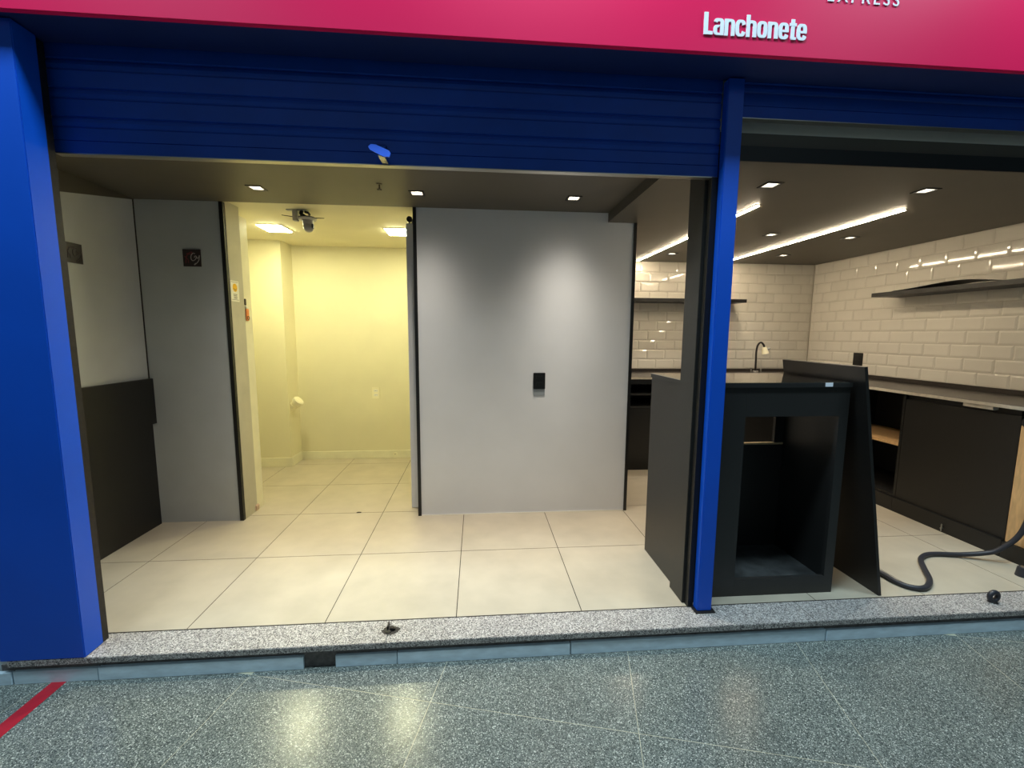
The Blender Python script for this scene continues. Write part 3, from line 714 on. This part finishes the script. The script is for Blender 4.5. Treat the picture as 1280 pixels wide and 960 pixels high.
# ------------------------------------------------------------------ notices and latch on the jamb
t = thing('paper_notice', (-1.62, 3.07, 1.61), 'small white paper notice with a yellow round symbol on the jamb', 'notice')
B(-1.6199, -1.6185, 3.022, 3.12, 1.612, 1.748).build('sheet', M['paper'], t)
MB().cyl((-1.6184, 3.072, 1.703), (-1.6178, 3.072, 1.703), 0.027, seg=20).build('round_symbol', M['yellow'], t)
sm = MB().tube([(-1.6177, 3.058, 1.698), (-1.6177, 3.064, 1.690), (-1.6177, 3.072, 1.687), (-1.6177, 3.080, 1.690), (-1.6177, 3.086, 1.698)], 0.0016, seg=5, sub=3).build('symbol_mark', M['ink'], t)
for i in range(4):
    B(-1.6184, -1.6179, 3.048 + 0.002 * i, 3.094 - 0.003 * (i % 2), 1.657 - i * 0.009, 1.661 - i * 0.009).build('text_line', M['ink'], t)
for z in (1.622, 1.738):
    B(-1.6184, -1.6179, 3.03, 3.112, z, z + 0.0025).build('border_line', M['ink'], t)
t = thing('latch', (-1.62, 3.23, 1.53), 'small metal latch with an orange tag on the cream door post', 'latch')
B(-1.6245, -1.618, 3.186, 3.206, 1.595, 1.64).build('latch_plate', M['dark_metal'], t, bevel=0.002)
B(-1.6245, -1.616, 3.190, 3.225, 1.575, 1.592).build('keeper', M['white_plastic'], t, bevel=0.002)
ot = B(-1.6245, -1.616, 3.194, 3.232, 1.488, 1.572).build('orange_tag', M['orange'], t, bevel=0.003)
MB().torus((-1.6155, 3.214, 1.508), 0.012, 0.0025, 'x', 16, 6).build('ring_mark', M['dark_metal'], ot)
B(-1.6159, -1.615, 3.211, 3.215, 1.53, 1.56).build('stroke_mark', mat('tag_print', S(200, 84, 30), 0.6, var=0.05), ot)

# sliding door behind the white wall
t = thing('sliding_door', (-0.1, 3.16, F), 'pale sliding door pushed open behind the white wall', 'door')
B(-0.492, 0.28, 3.135, 3.17, F + 0.004, 2.165).build('leaf', M['wall'], t, bevel=0.003)
rl = MB().cyl((-0.468, 3.14, 2.195), (-0.468, 3.165, 2.195), 0.020, seg=16).build('roller', M['dark_metal'], t, smooth=True)
B(-0.474, -0.462, 3.147, 3.158, 2.165, 2.20).build('hanger', M['metal'], t)
B(-0.455, -0.44, 3.147, 3.158, 2.165, 2.185).build('bolt', M['metal'], t)

# security camera under the alcove lintel
t = thing('security_camera', (-1.20, 3.2, CA), 'grey ball camera with two thin aerials hanging at the alcove ceiling', 'camera')
B(-1.31, -1.17, 3.185, 3.215, CA - 0.006, CA - 0.0005).build('mount_plate', M['grey_plastic'], t)
B(-1.268, -1.236, 3.18, 3.22, CA - 0.075, CA - 0.006).build('junction_box', M['grey_plastic'], t, bevel=0.003)
MB().tube([(-1.205, 3.2, CA - 0.006), (-1.215, 3.195, CA - 0.025), (-1.195, 3.2, CA - 0.04), (-1.175, 3.205, CA - 0.055)], 0.012, seg=8).build('cable', M['black_plastic'], t, smooth=True)
MB().tube([(-1.19, 3.2, CA - 0.012), (-1.165, 3.2, CA - 0.02), (-1.158, 3.2, CA - 0.035)], 0.008, seg=8).build('cable', M['black_plastic'], t, smooth=True)
MB().cyl((-1.176, 3.2, CA - 0.05), (-1.176, 3.2, CA - 0.058), 0.058, 0.062, 24).build('bracket_disc', M['black_plastic'], t, smooth=True)
MB().cyl((-1.176, 3.2, CA - 0.058), (-1.176, 3.2, CA - 0.068), 0.064, 0.056, 24).build('collar', M['grey_plastic'], t, smooth=True)
MB().cyl((-1.172, 3.2, CA - 0.068), (-1.168, 3.195, CA - 0.10), 0.038, 0.032, 20).build('neck', M['grey_plastic'], t, smooth=True)
MB().sphere((-1.166, 3.19, CA - 0.118), 0.034).build('ball', M['grey_plastic'], t, smooth=True)
B(-1.135, -1.126, 3.165, 3.185, CA - 0.128, CA - 0.098).build('lens_hood', M['black_plastic'], t)
MB().cyl((-1.24, 3.2, CA - 0.050), (-1.345, 3.2, CA - 0.037), 0.003, 0.002, 8).build('aerial', M['dark_metal'], t)
MB().cyl((-1.12, 3.2, CA - 0.052), (-1.060, 3.2, CA - 0.052), 0.003, 0.002, 8).build('aerial', M['dark_metal'], t)

# ------------------------------------------------------------------ hose and floor fittings
z = F + 0.014
hp = [(2.12, 2.20, z), (2.19, 2.05, z + 0.004), (2.20, 1.96, z), (2.234, 1.907, z), (2.30, 1.900, z), (2.395, 1.961, z), (2.488, 2.073, z), (2.565, 2.160, z), (2.644, 2.205, z), (2.722, 2.215, z),
      (2.85, 2.19, z + 0.005), (2.95, 2.15, z + 0.03), (3.00, 2.115, z + 0.07), (3.05, 2.07, z + 0.18), (3.062, 2.045, z + 0.35), (3.062, 2.04, z + 0.55)]
tag(MB().tube(hp, 0.0135, 10, 8).build('rubber_hose', M['rubber'], smooth=True), 'thick black rubber hose lying in a curve on the kitchen floor', 'hose')
t = thing('rubber_stopper', (2.975, 1.985, F), 'small black rubber stopper on the kitchen floor by the cabinet plinth', 'stopper')
MB().cyl((2.975, 1.985, F), (2.975, 1.985, F + 0.05), 0.028, 0.022, 16).build('body', M['rubber'], t, smooth=True)
MB().cyl((2.975, 1.985, F + 0.05), (2.975, 1.985, F + 0.055), 0.012, seg=12).build('screw', M['metal'], t)
t = thing('floor_lock_ring', (2.537, 1.785, F), 'black ring fitting standing on the granite sill', 'ring')
MB().torus((2.537, 1.785, F + 0.030), 0.022, 0.011, 'y').build('ring', M['rubber'], t, smooth=True)
MB().cyl((2.537, 1.785, F), (2.537, 1.785, F + 0.01), 0.02, 0.014).build('foot', M['dark_metal'], t, smooth=True)
t = thing('floor_lock_socket', (-0.385, 1.79, F), 'bent dark metal lock socket with grime set in the granite sill', 'lock socket')
st = MB(); n = 18; st.v = [(-0.385 + 0.042 * math.cos(a) * (0.75 + 0.35 * random.random()), 1.79 + 0.030 * math.sin(a) * (0.75 + 0.35 * random.random()), F + 0.0006) for a in [2 * math.pi * i / n for i in range(n)]]
st.v += [(x, y, F + 0.0002) for x, y, _ in st.v]
st.f = [tuple(range(n))] + [(i, (i + 1) % n, n + (i + 1) % n, n + i) for i in range(n)]
st.build('grime', M['dirt'], t)
MB().cyl((-0.392, 1.787, F + 0.0007), (-0.392, 1.787, F + 0.004), 0.017, seg=12).build('socket', M['trim'], t)
B(-0.400, -0.394, 1.79, 1.825, F + 0.001, F + 0.02).build('bent_tab', M['dark_metal'], t, bevel=0.001)
B(-0.386, -0.362, 1.783, 1.797, F + 0.004, F + 0.014).build('bent_tab', M['dark_metal'], t, bevel=0.002)
